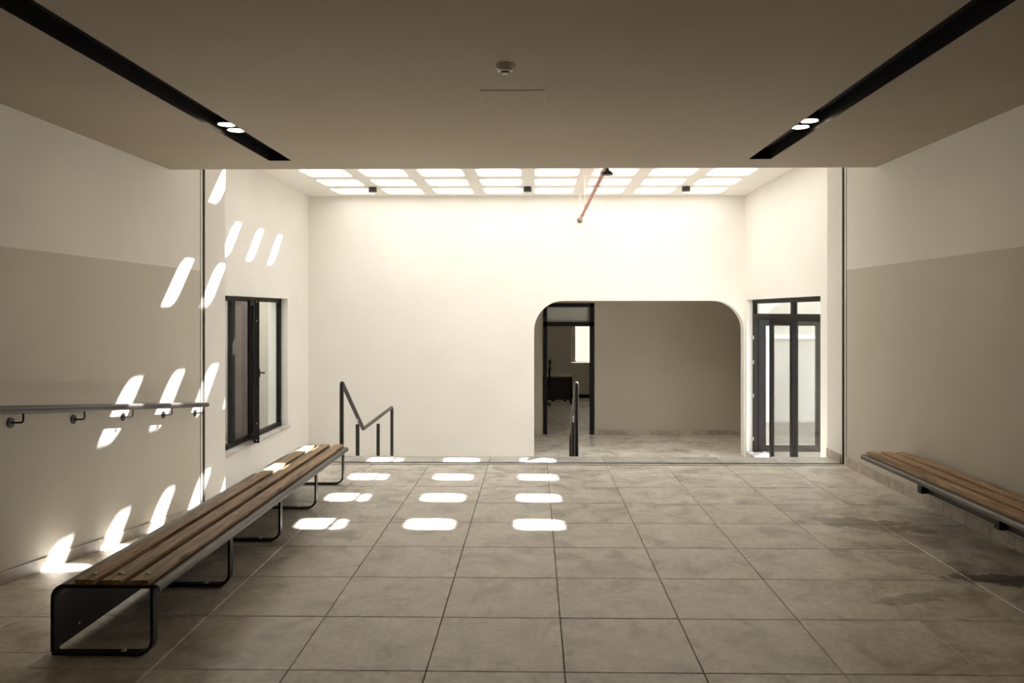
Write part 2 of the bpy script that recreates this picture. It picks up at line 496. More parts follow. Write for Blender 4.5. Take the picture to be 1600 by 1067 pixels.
rp = MB()
rp.add([(XL - .3, YB, -.01), (XE - .002, YB, -.01), (XE - .002, RY0, -.01), (XL - .3, RY0, -.01),
        (XE - .002, RY0 + (-ZL / RS), ZL - .01), (XL - .3, RY0 + (-ZL / RS), ZL - .01),
        (XL - .3, YB, ZL - .3), (XE - .002, YB, ZL - .3), (XE - .002, RY0 + (-ZL / RS), ZL - .3), (XL - .3, RY0 + (-ZL / RS), ZL - .3)],
       [(0, 1, 2, 3), (3, 2, 4, 5), (0, 6, 7, 1), (5, 4, 8, 9), (1, 7, 8, 4, 2), (0, 3, 5, 9, 6), (6, 9, 8, 7)])
ramp = struct(rp.build('floor_ramp', 'grout'), 'tiled ramp going down along the wall with the handrail')
th = math.atan(RS)
y = YB
rx = [XL, XL + .6, XE]
yy = YB
while yy < RY0 - .01:
    y1 = min(yy + .61, RY0)
    for i in range(2): place_tile(ramp, rx[i], rx[i + 1], yy, y1, 0)
    yy = y1
dl = .6 * math.cos(th)
k = 0
while RY0 + (k + 1) * dl < RY0 + (-ZL / RS):
    yc = RY0 + (k + .5) * dl
    for i in range(2):
        place_tile(ramp, rx[i], rx[i + 1], yc - .3, yc + .3, ramp_z(yc), rot=(-th, 0, 0))
    k += 1

lf = MB()
lf.box(XL2 - .3, XR2 + .4, 9.6, YF + .3, ZL - .15, ZL)
lf.box(-2.2, 3.75, YF + .3, YC + .15, ZL - .15, ZL)
lf.add([(x, y_, z) for z in (ZL - .15, ZL) for x, y_ in ((3.75, YF + .3), (3.76, YF + .3), (4.38, YC + .15), (3.75, YC + .15))], [(0, 1, 2, 3), (4, 5, 6, 7), (0, 1, 5, 4), (1, 2, 6, 5), (2, 3, 7, 6), (3, 0, 4, 7)])
lf.box(-2.2, 3.2, YC + .15, YO + .3, ZL - .15, ZL)
struct(lf.build('floor_lower', 'tile2'), 'lower tiled floor running through the arch to the office')

# ------------------------------------------------------------------ walls of the near room
def two_tone(x0, x1, y0, y1, z0, z1):
    w = MB(); w.box(x0, x1, y0, y1, z0, ZP, 0); w.box(x0, x1, y0, y1, ZP, z1, 1); return w
w = two_tone(XL - .35, XL, YB, YJ0, ZL - .3, ZC2 + .3)
struct(w.build('wall_left', ['grey', 'white']), 'wall painted grey below and off-white above')
w = two_tone(XR, XR + .35, YB, YJ0, -.3, ZC2 + .3)
struct(w.build('wall_right', ['grey', 'white']), 'wall painted grey below and off-white above')
w = two_tone(XL - .35, XR + .35, YB - .3, YB, -.3, ZC2 + .3)
struct(w.build('wall_back', ['dim_back', 'dim_back']), 'unseen wall behind, coloured dark to dim the near room')

# expansion joint covers
def joint(name, side):
    t = bpy.data.objects.new(name, None); COL.objects.link(t); struct(t, 'metal expansion joint cover strip')
    if side == 'floor':
        t.location = (0, 8.05, 0)
        MB().box(XE, XR, YJ0, YJ1, -.3, -.012).build('joint_filler', 'slot', t)
        MB().box(XE, XR, YJ0 + .002, YJ0 + .070, -.012, .0015).build('cover_strip', 'tile', t)
        MB().box(XE, XR, YJ0, YJ0 + .006, -.012, .004).build('edge_profile', 'alu', t)
        MB().box(XE, XR, YJ1 - .022, YJ1, -.012, .006).build('edge_profile', 'steel_dark', t)
        MB().box(XE, XR, YJ1 - .040, YJ1 - .022, -.012, .003).build('edge_profile', 'alu', t)
    else:
        x = XL if side == 'left' else XR
        s_ = 1 if side == 'left' else -1
        z0 = ZL if side == 'left' else 0.0
        t.location = (x, 8.05, 0)
        def bx(a, b_, y0, y1, n, mt):
            xa, xb = sorted((x + s_ * a, x + s_ * b_))
            MB().box(xa, xb, y0, y1, z0, ZC2).build(n, mt, t)
        bx(-.3, -.02, YJ0, YJ1, 'joint_filler', 'slot')
        bx(-.02, .004, YJ0, YJ0 + .012, 'edge_profile', 'alu')
        bx(-.02, -.002, YJ0 + .018, YJ0 + .060, 'cover_strip', 'plastic')
        bx(-.02, .004, YJ1 - .012, YJ1, 'edge_profile', 'alu')
    return t
joint('trim_1', 'floor'); joint('trim_2', 'left'); joint('trim_3', 'right')

# piers beyond the joint
struct(MB().box(XL - .65, XL, YJ1, 8.65, ZL - .2, ZC2 + .3).build('wall_pier_left', 'white'), 'white pier beside the window')
struct(MB().box(XR, XR + .65, YJ1, 8.525, ZL - .2, ZC2 + .3).build('wall_pier_right', 'white'), 'white pier beside the glazed door')

# window wall on the left
WY0, WY1, WZ0, WZ1 = 9.0, 11.975, -.215, 1.756
w = MB()
w.box(XL2 - .3, XL2, 8.65, WY0, ZL - .2, ZC2 + .3)
w.box(XL2 - .3, XL2, WY1, YF, ZL - .2, ZC2 + .3)
w.box(XL2 - .3, XL2, WY0, WY1, ZL - .2, WZ0)
w.box(XL2 - .3, XL2, WY0, WY1, WZ1, ZC2 + .3)
struct(w.build('wall_left_skylit', 'white'), 'white wall with the black framed window')
# door wall on the right
DY0, DY1, DZ1 = 9.64, 12.985, 1.752
w = MB()
w.box(XR2, XR2 + .3, 8.525, DY0, ZL - .2, ZC2 + .3)
w.box(XR2, XR2 + .3, DY1, YF, ZL - .2, ZC2 + .3)
w.box(XR2, XR2 + .3, DY0, DY1, DZ1, ZC2 + .3)
struct(w.build('wall_right_skylit', 'white'), 'white wall with the black framed glazed door')

# far wall with the rounded opening
AX0, AX1, AZ1, AR = -0.005, 3.462, 1.738, 0.50
loop = [(AX0, ZL - .1)] + [(x, z) for x, z in arc(AX0 + AR, AZ1 - AR, AR, 180, 90, 14)] + \
       [(x, z) for x, z in arc(AX1 - AR, AZ1 - AR, AR, 90, 0, 14)] + [(AX1, ZL - .1)]
outer = []
ox0, ox1, oz0, oz1 = XL2 - .3, XR2 + .3, ZL - .1, ZC2 + .3
w = MB()
T = .2
for yv in (YF, YF + T):
    pass
bm = bmesh.new()
def ring(yv):
    a = [bm.verts.new((x, yv, z)) for x, z in loop]
    b_ = [bm.verts.new((x, yv, z)) for x, z in ((ox0, oz0), (ox0, oz1), (ox1, oz1), (ox1, oz0))]
    return a, b_
A1, B1 = ring(YF); A2, B2 = ring(YF + T)
n = len(loop); h = n // 2
for A, B in ((A1, B1), (A2, B2)):
    yv = A[0].co.y
    base = {}
    mid = 15                                   # loop: 0 left foot, 1..15 left arc, 16..30 right arc, 31 right foot
    topv = [bm.verts.new((A[i].co.x, yv, oz1)) for i in range(1, n - 1)]
    sideL = [bm.verts.new((ox0, yv, A[i].co.z)) for i in (1,)]
    sideR = [bm.verts.new((ox1, yv, A[n - 2].co.z))]
    bm.faces.new([B[0], sideL[0], A[1], A[0]])
    bm.faces.new([sideL[0], B[1], topv[0], A[1]])
    for i in range(1, n - 2):
        bm.faces.new([A[i], topv[i - 1], topv[i], A[i + 1]])
    bm.faces.new([A[n - 2], topv[-1], B[2], sideR[0]])
    bm.faces.new([A[n - 1], A[n - 2], sideR[0], B[3]])
for i in range(n - 1):
    f = bm.faces.new([A1[i], A1[i + 1], A2[i + 1], A2[i]])
for i in range(3):
    bm.faces.new([B1[i], B2[i], B2[i + 1], B1[i + 1]])
bmesh.ops.triangulate(bm, faces=[f for f in bm.faces if len(f.verts) > 4])
bmesh.ops.recalc_face_normals(bm, faces=bm.faces)
me = bpy.data.meshes.new('wall_far'); bm.to_mesh(me); bm.free()
me.materials.append(M['white'])
wf = bpy.data.objects.new('wall_far', me); COL.objects.link(wf)
struct(wf, 'white far wall with a round cornered opening')

# corridor behind
w = MB()
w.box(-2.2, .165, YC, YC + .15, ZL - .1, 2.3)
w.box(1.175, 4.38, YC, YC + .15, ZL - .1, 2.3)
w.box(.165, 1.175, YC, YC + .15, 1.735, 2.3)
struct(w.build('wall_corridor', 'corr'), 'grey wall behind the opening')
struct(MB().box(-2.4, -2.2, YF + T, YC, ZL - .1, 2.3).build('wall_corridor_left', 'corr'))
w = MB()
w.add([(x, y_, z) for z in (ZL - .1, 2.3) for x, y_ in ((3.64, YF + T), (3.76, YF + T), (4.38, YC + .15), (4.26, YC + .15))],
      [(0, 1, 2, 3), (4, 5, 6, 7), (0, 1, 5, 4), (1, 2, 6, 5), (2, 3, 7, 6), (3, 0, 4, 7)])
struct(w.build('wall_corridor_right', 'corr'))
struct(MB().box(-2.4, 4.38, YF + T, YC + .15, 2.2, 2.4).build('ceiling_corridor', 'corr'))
# office
w = MB()
OWX0, OWX1, OWZ0, OWZ1 = 1.03, 2.3, .14, 1.45
w.box(-2.4, OWX0, YO, YO + .25, ZL - .1, 2.3)
w.box(OWX1, 3.2, YO, YO + .25, ZL - .1, 2.3)
w.box(OWX0, OWX1, YO, YO + .25, ZL - .1, OWZ0)
w.box(OWX0, OWX1, YO, YO + .25, OWZ1, 2.3)
struct(w.build('wall_office_far', 'corr'))
struct(MB().box(-2.4, -2.2, YC + .15, YO, ZL - .1, 2.3).build('wall_office_left', 'corr'))
w = MB()
w.box(3.2, 3.4, YC + .15, 18.2, ZL - .1, 2.3); w.box(3.2, 3.4, 19.7, YO + .25, ZL - .1, 2.3)
w.box(3.2, 3.4, 18.2, 19.7, ZL - .1, .5); w.box(3.2, 3.4, 18.2, 19.7, 1.5, 2.3)
struct(w.build('wall_office_right', 'corr'))
struct(MB().box(3.30, 3.31, 18.2, 19.7, .5, 1.5).build('window_added', 'frost'), 'unseen frosted side window added to light the office')  # added out of view to bring more daylight into the office
struct(MB().box(-2.4, 3.4, YC + .15, YO + .25, 2.2, 2.4).build('ceiling_office', 'white'))
struct(MB().box(-2.2, 3.2, YO - .015, YO, ZL, ZL + .1).build('baseboard_office', 'steel_dark'))

# ------------------------------------------------------------------ baseboards, one tile after another
def skirting(name, axis, fixed, a0, a1, zf, out, step=.6, hgt=.09, t=.012, label=None):
    root = bpy.data.objects.new(name, None); COL.objects.link(root); struct(root, label)
    a = a0
    while a < a1 - .02:
        b_ = min(a + step, a1)
        mbx = MB()
        lo, hi = sorted((fixed, fixed + out * t))
        z0, z1 = zf(a), zf(b_)
        g_ = .002
        if axis == 'y':
            vs = [(lo, a + g_, z0), (hi, a + g_, z0), (hi, b_ - g_, z1), (lo, b_ - g_, z1)]
        else:
            vs = [(a + g_, lo, z0), (b_ - g_, lo, z1), (b_ - g_, hi, z1), (a + g_, hi, z0)]
        vs2 = [(x, y_, z + hgt) for x, y_, z in vs]
        mbx.add(vs + vs2, [(0, 3, 2, 1), (4, 5, 6, 7), (0, 1, 5, 4), (1, 2, 6, 5), (2, 3, 7, 6), (3, 0, 4, 7)])
        mbx.build('tile', 'skirt', root)
        a = b_
    return root
skirting('baseboard_left', 'y', XL, 1.9, YJ0, ramp_z, 1, label='tile skirting sloping down beside the ramp')
skirting('baseboard_right', 'y', XR, 1.3, YJ0, lambda y_: 0.0, -1, step=.3, label='tile skirting under the wall bench')
skirting('baseboard_pier', 'y', XR, YJ1 + .03, 8.525, lambda y_: 0.0, -1, label='short tile skirting on the pier')
skirting('baseboard_corridor', 'x', YC, 1.25, 4.25, lambda y_: ZL, -1, label='tile skirting behind the opening')
skirting('baseboard_corridor_left', 'x', YC, -2.1, .1, lambda y_: ZL, -1)

# ------------------------------------------------------------------ ceilings
S1, S2 = (-2.345, -2.145), (1.872, 2.066)
YS = 6.92
c = MB()
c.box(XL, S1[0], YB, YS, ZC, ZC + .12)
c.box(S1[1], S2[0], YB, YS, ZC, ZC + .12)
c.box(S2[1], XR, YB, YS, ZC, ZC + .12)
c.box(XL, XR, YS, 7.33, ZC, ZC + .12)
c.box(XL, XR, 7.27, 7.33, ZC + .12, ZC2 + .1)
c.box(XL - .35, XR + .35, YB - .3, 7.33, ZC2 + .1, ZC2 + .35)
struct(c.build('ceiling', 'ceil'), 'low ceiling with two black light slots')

NC, NR = 8, 5
PX, PY = .80, .826
CX0, CY0 = -2.89, 9.24
HX, HY, HR = .31, .315, .10
slab = bmesh.new()
def q(vs): slab.faces.new([slab.verts.new(v) for v in vs])
zb, zt = ZC2, ZC2 + .39
gx0, gx1 = CX0 - PX / 2, CX0 + PX * (NC - .5)
gy0, gy1 = CY0 - PY / 2, CY0 + PY * (NR - .5)
for (a, b_, cc, d) in ((XL2 - .3, gx0, 7.33, YF + .2), (gx1, XR2 + .3, 7.33, YF + .2), (gx0, gx1, 7.33, gy0), (gx0, gx1, gy1, YF + .2)):
    for z in (zb, zt): q([(a, cc, z), (b_, cc, z), (b_, d, z), (a, d, z)])
K = 8
for i in range(NC):
    for j in range(NR):
        cx_, cy_ = CX0 + PX * i, CY0 + PY * j
        inn, out = [], []
        for qd, (sx, sy) in enumerate(((1, 1), (-1, 1), (-1, -1), (1, -1))):
            pts = arc(0, 0, HR, 0, 90, K)
            if qd % 2: pts = pts[::-1]
            for m_i, (ax, ay) in enumerate(pts):
                x = cx_ + sx * (HX - HR + ax); y_ = cy_ + sy * (HY - HR + ay)
                inn.append((x, y_))
                if m_i == K // 2: out.append((cx_ + sx * PX / 2, cy_ + sy * PY / 2))
                elif ax > ay: out.append((cx_ + sx * PX / 2, y_))
                else: out.append((x, cy_ + sy * PY / 2))
        n_ = len(inn)
        for k_ in range(n_):
            l_ = (k_ + 1) % n_
            for z in (zb, zt):
                q([(*inn[k_], z), (*inn[l_], z), (*out[l_], z), (*out[k_], z)])
            q([(*inn[k_], zb), (*inn[l_], zb), (*inn[l_], zt), (*inn[k_], zt)])
            slab.faces.ensure_lookup_table(); slab.faces[-1].material_index = 1
bmesh.ops.remove_doubles(slab, verts=slab.verts, dist=.0005)
bmesh.ops.recalc_face_normals(slab, faces=slab.faces)
me = bpy.data.meshes.new('ceiling_skylit'); slab.to_mesh(me); slab.free()
me.materials.append(M['white']); me.materials.append(M['shaft'])
sk = bpy.data.objects.new('ceiling_skylit', me); COL.objects.link(sk)
struct(sk, 'high white ceiling slab pierced by rows of round cornered skylights')
pane = MB().box(-HX - .04, HX + .04, -HY - .04, HY + .04, 0, .012, c=.003)
po = None
for i in range(NC):
    for j in range(NR):
        if po is None:
            po = pane.build('pane', 'skyglass'); p_ = po
        else:
            p_ = po.copy(); COL.objects.link(p_)
        p_.location = (CX0 + PX * i, CY0 + PY * j, zt + .002); p_.parent = sk

# black light channels with twin spots
def channel(name, x0, x1, label):
    t = bpy.data.objects.new(name, None); COL.objects.link(t); t.location = ((x0 + x1) / 2, YS, ZC); struct(t, label)
    dd = .10
    MB().box(x0, x1, YB, YS, ZC + dd, ZC + dd + .015).build('channel_top', 'slot', t)
    MB().box(x0, x0 + .004, YB, YS, ZC + .001, ZC + dd).build('channel_side', 'slot', t)
    MB().box(x1 - .004, x1, YB, YS, ZC + .001, ZC + dd).build('channel_side', 'slot', t)
    MB().box(x0, x1, YS - .004, YS, ZC + .001, ZC + dd).build('channel_end', 'slot', t)
channel('trim_4', *S1, 'black recessed light channel above the long bench')
channel('trim_5', *S2, 'black recessed light channel above the wall bench')
def spot(x, y_, label, grp):
    t = thing('recessed_spotlight', (x, y_, ZC + .03), label, 'spotlight', grp)
    MB().lathe((x, y_, ZC + .03), [(.062, 0), (.068, 0), (.068, .068), (.03, .068)], 28).build('housing', 'slot', t)
    MB().lathe((x, y_, ZC + .028), [(.001, 0), (.060, 0), (.060, .004), (.001, .004)], 28).build('lens', 'lamp', t)
spot(-2.243, 5.70, 'lit round spotlight in the black slot over the long bench, farther from the skylights', 'spotlights in the slot over the long bench')
spot(-2.243, 5.88, 'lit round spotlight in the black slot over the long bench, nearer the skylights', 'spotlights in the slot over the long bench')
spot(1.965, 5.66, 'lit round spotlight in the black slot over the wall bench, farther from the skylights', 'spotlights in the slot over the wall bench')
spot(1.965, 5.85, 'lit round spotlight in the black slot over the wall bench, nearer the skylights', 'spotlights in the slot over the wall bench')

# smoke detector
sd = (-.158, 4.26, ZC)
t = thing('smoke_detector', sd, 'round white smoke detector on the low ceiling', 'smoke detector')
MB().lathe((sd[0], sd[1], ZC - .022), [(.046, -.0), (.050, .006), (.050, .022)], 32).build('base', 'plastic', t)
MB().lathe((sd[0], sd[1], ZC - .036), [(.030, 0), (.040, .004), (.044, .012)], 32).build('sensor_cover', 'plastic', t)
MB().lathe((sd[0], sd[1], ZC - .041), [(.024, 0), (.024, .006)], 24).build('vent_ring', 'slot', t)
MB().lathe((sd[0], sd[1], ZC - .047), [(.010, 0), (.019, .002), (.021, .006)], 24).build('button', 'plastic', t)

# ceiling hatch
t = thing('access_hatch', (-.132, 4.935, ZC), 'square painted access hatch set flush in the low ceiling', 'hatch')
hm = MB()
hx0, hx1, hy0, hy1 = -.334, .068, 4.73, 5.14
MB().box(hx0 + .005, hx1 - .005, hy0 + .005, hy1 - .005, ZC - .004, ZC - .0005).build('panel', 'ceil', t)
for (a, b_, cc, d) in ((hx0, hx1, hy0, hy0 + .003), (hx0, hx1, hy1 - .003, hy1), (hx0, hx0 + .003, hy0, hy1), (hx1 - .003, hx1, hy0, hy1)):
    hm.box(a, b_, cc, d, ZC - .0015, ZC)
hm.build('frame', 'corr', t)

# ------------------------------------------------------------------ long bench on the left
PLK = [(-2.066, -1.978), (-1.942, -1.855), (-1.816, -1.730)]
def plank_len(x0, x1, y0, y1, z0, z1, parent):
    return MB().box(x0, x1, y0, y1, z0, z1, c=.003).build('plank', 'wood', parent)
BZ = .352
t = thing('slatted_bench', (-1.95, 5.3, 0), 'long low slatted wood bench on dark steel loop legs beside the ramp', 'bench')
YN, YFAR = 3.50, 7.12
for a, b_ in PLK: plank_len(a, b_, YN, YFAR, BZ - .022, BZ, t)
# folded steel sheet: front lip, flat under the planks, rounded back, skirt to the floor
path = [(-1.688, BZ - .056)] + arc(-1.704, BZ - .042, .016, 0, 90, 6) + arc(-2.117, BZ - .088, .062, 90, 180, 8) + [(-2.179, BZ - .10)]
MB().ribbon_y(path, .005, YN + .012, YFAR - .012).build('steel_pan', 'steel', t)
MB().box(-2.1815, -2.1765, YN + .012, YFAR - .012, .022, BZ - .10).build('back_skirt', 'steel_dark', t)
for yl in (3.535, 4.43, 5.31, 6.18, 7.06):
    lp = [(-1.722, BZ - .034), (-1.722, .085)] + arc(-1.79, .080, .068, 0, -90, 8)[1:] + [(-2.172, .012), (-2.172, BZ - .09)] + \
         arc(-2.117, BZ - .09, .055, 180, 90, 6)[1:] + [(-1.73, BZ - .035)]
    MB().ribbon_y(lp, .014, yl - .022, yl + .022).build('leg', 'steel_dark', t)
    MB().lathe((-1.86, yl, .018), [(.012, 0), (.012, .006), (.005, .008)], 10).build('bolt', 'bolt', t)
for yb in (3.585, 4.66, 5.74, 6.85):
    for a, b_ in PLK:
        MB().lathe(((a + b_) / 2, yb, BZ), [(.0125, -.001), (.0118, .003), (.007, .006), (.001, .007)], 12).build('bolt', 'bolt', t)
for (bx_, by_, bz_) in ((0, 3.72, .25), (0, 3.72, .07), (0, 5.0, .25)):
    MB().cyl((-2.176, by_, bz_), (-2.170, by_, bz_), .007, 8).build('bolt', 'bolt', t)
benchL = t

# wall bench on the right
t = thing('wall_bench', (2.93, 4.8, .2), 'slatted wood bench fixed to the grey wall over water stains', 'bench')
BZ2 = .388
YN2, YF2 = 2.6, 6.62
for a in (2.768, 2.890, 3.012):
    plank_len(a, a + .084, YN2, YF2, BZ2 - .024, BZ2, t)
path = [(2.722, BZ2 - .056)] + arc(2.738, BZ2 - .040, .016, 180, 90, 6) + [(3.135, BZ2 - .024), (3.146, BZ2 - .03), (3.146, BZ2 - .10)]
MB().ribbon_y(path, .005, YN2 + .01, YF2 - .01).build('steel_pan', 'steel', t)
MB().box(3.03, 3.036, 2.6, 6.13, .155, BZ2 - .03).build('wall_plate', 'steel_dark', t)
for yb in (6.16, 5.14, 4.12, 3.10):
    MB().box(2.985, 3.036, yb - .03, yb + .03, .150, BZ2 - .03, c=.002).build('bracket', 'steel_dark', t)
    MB().box(3.036, 3.143, yb - .01, yb + .01, .16, BZ2 - .03).build('gusset', 'steel_dark', t)
for yb in (6.05, 5.70, 5.30, 4.95, 4.55, 4.2):
    MB().cyl((3.03, yb, .205), (3.020, yb, .205), .009, 10).build('bolt', 'bolt', t)
for yb in (6.5, 5.42, 4.34, 3.3):
    for a in (2.770, 2.890, 3.010):
        MB().lathe((a + .044, yb, BZ2), [(.0125, -.001), (.0118, .003), (.007, .006), (.001, .007)], 12).build('bolt', 'bolt', t)

# ------------------------------------------------------------------ handrail on the left wall
t = thing('handrail', (XL + .08, 5, .8), 'round dark steel handrail sloping along the wall above the ramp', 'handrail')
def hz(y_): return 0.940 - (y_ - 4.86) * RS if y_ > RY0 else 0.940 - (RY0 - 4.86) * RS
hx_ = XL + .085
MB().tube([(hx_, .8, hz(.8)), (hx_, RY0, hz(RY0)), (hx_, 7.93, hz(7.93)), (hx_, 7.965, hz(7.93) - .004), (hx_, 7.985, hz(7.93) - .016)], [.0265, .0265, .0265, .024, .014], 18).build('rail', 'rail', t)
for yb in (1.6, 2.3, 3.0, 3.70, 4.40, 5.08, 5.78, 6.48, 7.19, 7.87):
    zr = hz(yb)
    br = MB()
    br.tube([(XL + .004, yb, zr - .085), (hx_ - .018, yb, zr - .085)] + [(hx_ - .018 + .018 * math.sin(a_ * math.pi / 8), yb, zr - .067 - .018 * math.cos(a_ * math.pi / 8)) for a_ in range(1, 5)] + [(hx_, yb, zr - .018)], .0065, 10)
    bo = br.build('bracket', 'rail', t)
    MB().cyl((XL, yb, zr - .085), (XL + .007, yb, zr - .085), .034, 24).build('wall_disc', 'rail', bo)

# ------------------------------------------------------------------ stair railings
def z_at(h_): return CAM_H - h_
def bend(p0, p1, p2, r, n=5):
    p0, p1, p2 = Vector(p0), Vector(p1), Vector(p2)
    a = p1 + (p0 - p1).normalized() * r; c_ = p1 + (p2 - p1).normalized() * r
    return [((1 - s_) ** 2) * a + 2 * s_ * (1 - s_) * p1 + s_ * s_ * c_ for s_ in [i / n for i in range(n + 1)]]
x = -2.20
t = thing('stair_railing', (x, 9.5, ZL), 'dark tubular stair railing dipping and rising again beside the far wall', 'railing')
pA, pB, pC, pD = (x, 8.95, -.32), (x, 8.95, z_at(.80)), (x, 10.08, z_at(1.505)), (x, 12.12, z_at(1.475))
pE = (x, 12.12, ZL)
pts = [pA] + bend(pA, pB, pC, .05) + bend(pB, pC, pD, .03) + bend(pC, pD, pE, .04) + [pE]
MB().tube(pts, .0245, 16).build('rail', 'rail', t)
for yp in (9.76, 11.05):
    zr = (z_at(.80) + (yp - 8.95) / (10.08 - 8.95) * (z_at(1.505) - z_at(.80))) if yp < 10.08 else z_at(1.49)
    p_ = MB().cyl((x, yp, ZL), (x, yp, z_at(1.40) if yp < 10 else z_at(1.578)), .0245, 16).build('post', 'rail', t)
    MB().cyl((x, yp, z_at(1.40) if yp < 10 else z_at(1.578)), (x, yp, zr - .01), .007, 10).build('pin', 'bolt', p_)
x = .478
t = thing('stair_railing', (x, 9.5, ZL), 'dark tubular stair railing seen end-on in front of the office doorway', 'railing')
pA, pB, pC, pD = (x, 8.95, -.32), (x, 8.95, z_at(.80)), (x, 10.28, z_at(1.60)), (x, 10.28, ZL)
pts = [pA] + bend(pA, pB, pC, .05) + bend(pB, pC, pD, .04) + [pD]
MB().tube(pts, .0245, 16).build('rail', 'rail', t)
p_ = MB().cyl((x, 9.70, ZL), (x, 9.70, z_at(1.36)), .0225, 16).build('post', 'rail', t)
MB().cyl((x, 9.70, z_at(1.36)), (x, 9.70, z_at(1.24)), .007, 10).build('pin', 'bolt', p_)

# ------------------------------------------------------------------ sprinkler pipe
px_, pz_ = .752, z_at(-1.515)
t = thing('sprinkler_pipe', (px_, 10.7, pz_), 'pinkish primed water pipe hung below the skylights', 'pipe')
MB().cyl((px_, 8.0, pz_), (px_, YF, pz_), .0225, 16).build('pipe', 'pipe', t)
for yp in (11.42, 8.62): MB().cyl((px_, yp - .03, pz_), (px_, yp + .03, pz_), .030, 16).build('coupling', 'pipe', t)
MB().cyl((px_, YF - .012, pz_), (px_, YF, pz_), .045, 20).build('wall_flange', 'alu', t)
for yp, sx in ((12.2, -.05), (11.0, -.05), (9.35, -.05)):
    MB().cyl((px_ + sx, yp, pz_ - .02), (px_ + sx, yp, ZC2), .006, 8).build('hanger_rod', 'plastic', t)
    MB().box(px_ - .056, px_ + .03, yp - .01, yp + .01, pz_ - .03, pz_ - .022).build('hanger_clip', 'pipe', t)
MB().lathe((px_ + .01, 8.25, pz_ - .085), [(.055, 0), (.062, .012), (.05, .03), (.02, .05), (.018, .075)], 24).build('valve_head', 'rail', t)

# three surface downlights
rx_ = (-2.50, -.105, 2.33)
for xx, lb in zip(rx_, ('small black cylinder downlight under the skylights, toward the window wall',
                        'small black cylinder downlight under the skylights, middle of the three',
                        'small black cylinder downlight under the skylights, toward the glazed door')):
    yy = 12.135
    t = thing('surface_downlight', (xx, yy, ZC2), lb, 'downlight', 'black downlights under the skylights')
    MB().lathe((xx, yy, ZC2 - .075), [(.052, 0), (.062, 0), (.062, .075)], 28).build('housing', 'rail', t)
    MB().lathe((xx, yy, ZC2 - .073), [(.001, 0), (.051, 0), (.051, .004)], 24).build('lens', 'lens', t)

# ------------------------------------------------------------------ window on the left
FX = XL2 - .10                         # room side face of the frame
t = bpy.data.objects.new('window_1', None); COL.objects.link(t); t.location = (FX, 10.5, WZ0); struct(t, 'black framed three part window')
fw = .06
MB().box(FX - .06, FX, WY0, WY1, WZ1 - fw, WZ1).build('frame_head', 'black', t)
MB().box(FX - .06, FX, WY0, WY1, WZ0 + .03, WZ0 + .03 + fw).build('frame_bottom', 'black', t)
MB().box(FX - .06, FX, WY0, WY0 + fw, WZ0 + .03, WZ1).build('frame_side', 'black', t)
MB().box(FX - .06, FX, WY1 - fw, WY1, WZ0 + .03, WZ1).build('frame_side', 'black', t)
MU = (10.06, 10.76)
for mu in MU: MB().box(FX - .06, FX + .005, mu - .045, mu + .045, WZ0 + .03 + fw, WZ1 - fw).build('mullion', 'black', t)
MB().box(FX - .036, FX - .028, WY0 + fw, MU[0] - .045, WZ0 + .09, WZ1 - fw).build('pane', 'glass', t)
MB().box(FX - .036, FX - .028, MU[1] + .045, WY1 - fw, WZ0 + .09, WZ1 - fw).build('pane', 'glass', t)
MB().box(FX - .034, FX - .030, MU[0] + .045, MU[1] - .045, WZ0 + .09, WZ1 - fw).build('tinted_pane', 'screen', t)
MB().box(XL2 - .16, XL2 + .03, WY0 - .04, WY1 + .04, WZ0 - .0, WZ0 + .03, c=.004).build('window_sill', 'marble', t)
# sash swung inwards, seen edge-on: hinged at the second mullion
hy, hx = MU[1] - .03, FX + .005
ey, ex = 10.19, XL2 + .155
s_ = MB()
d = Vector((ex - hx, ey - hy, 0)); Lh = d.length; d.normalize(); nrm = Vector((-d.y, d.x, 0))
sz0, sz1 = WZ0 + .06, WZ1 - .045
def sash_box(a0, a1, z0, z1, th_, name, mt, parent, off=0.0):
    m_ = MB(); vs = []
    for z in (z0, z1):
        for (u, v) in ((a0, -th_ / 2), (a1, -th_ / 2), (a1, th_ / 2), (a0, th_ / 2)):
            p = Vector((hx, hy, 0)) + d * u + nrm * (v + off); vs.append((p.x, p.y, z))
    m_.add(vs, [(0, 1, 2, 3), (4, 5, 6, 7), (0, 1, 5, 4), (1, 2, 6, 5), (2, 3, 7, 6), (3, 0, 4, 7)])
    return m_.build(name, mt, parent)
sa = sash_box(0, .07, sz0, sz1, .06, 'sash', 'black', t)
sash_box(Lh - .07, Lh, sz0, sz1, .066, 'stile', 'black', sa)
sash_box(.07, Lh - .07, sz0, sz0 + .07, .06, 'rail', 'black', sa)
sash_box(.07, Lh - .07, sz1 - .07, sz1, .06, 'rail', 'black', sa)
sash_box(.07, Lh - .07, sz0 + .07, sz1 - .07, .01, 'pane', 'glass', sa)
for zz in (sz0 + .03, sz0 + .25, sz1 - .03, sz1 - .28):
    sash_box(Lh, Lh + .002, zz, zz + .012, .012, 'screw', 'bolt', sa)
zh = z_at(.80)
side = -1 if nrm.x < 0 else 1
# handle on the room-facing side (towards +Y/+X as seen)
hs = 1 if (nrm.y > 0) else -1
hd = sash_box(Lh - .05, Lh - .02, zh - .055, zh + .055, .012, 'handle', 'rail', sa, off=hs * .039)
hd2 = sash_box(Lh - .045, Lh - .027, zh - .01, zh + .01, .065, 'handle_lever', 'rail', sa, off=hs * .072)

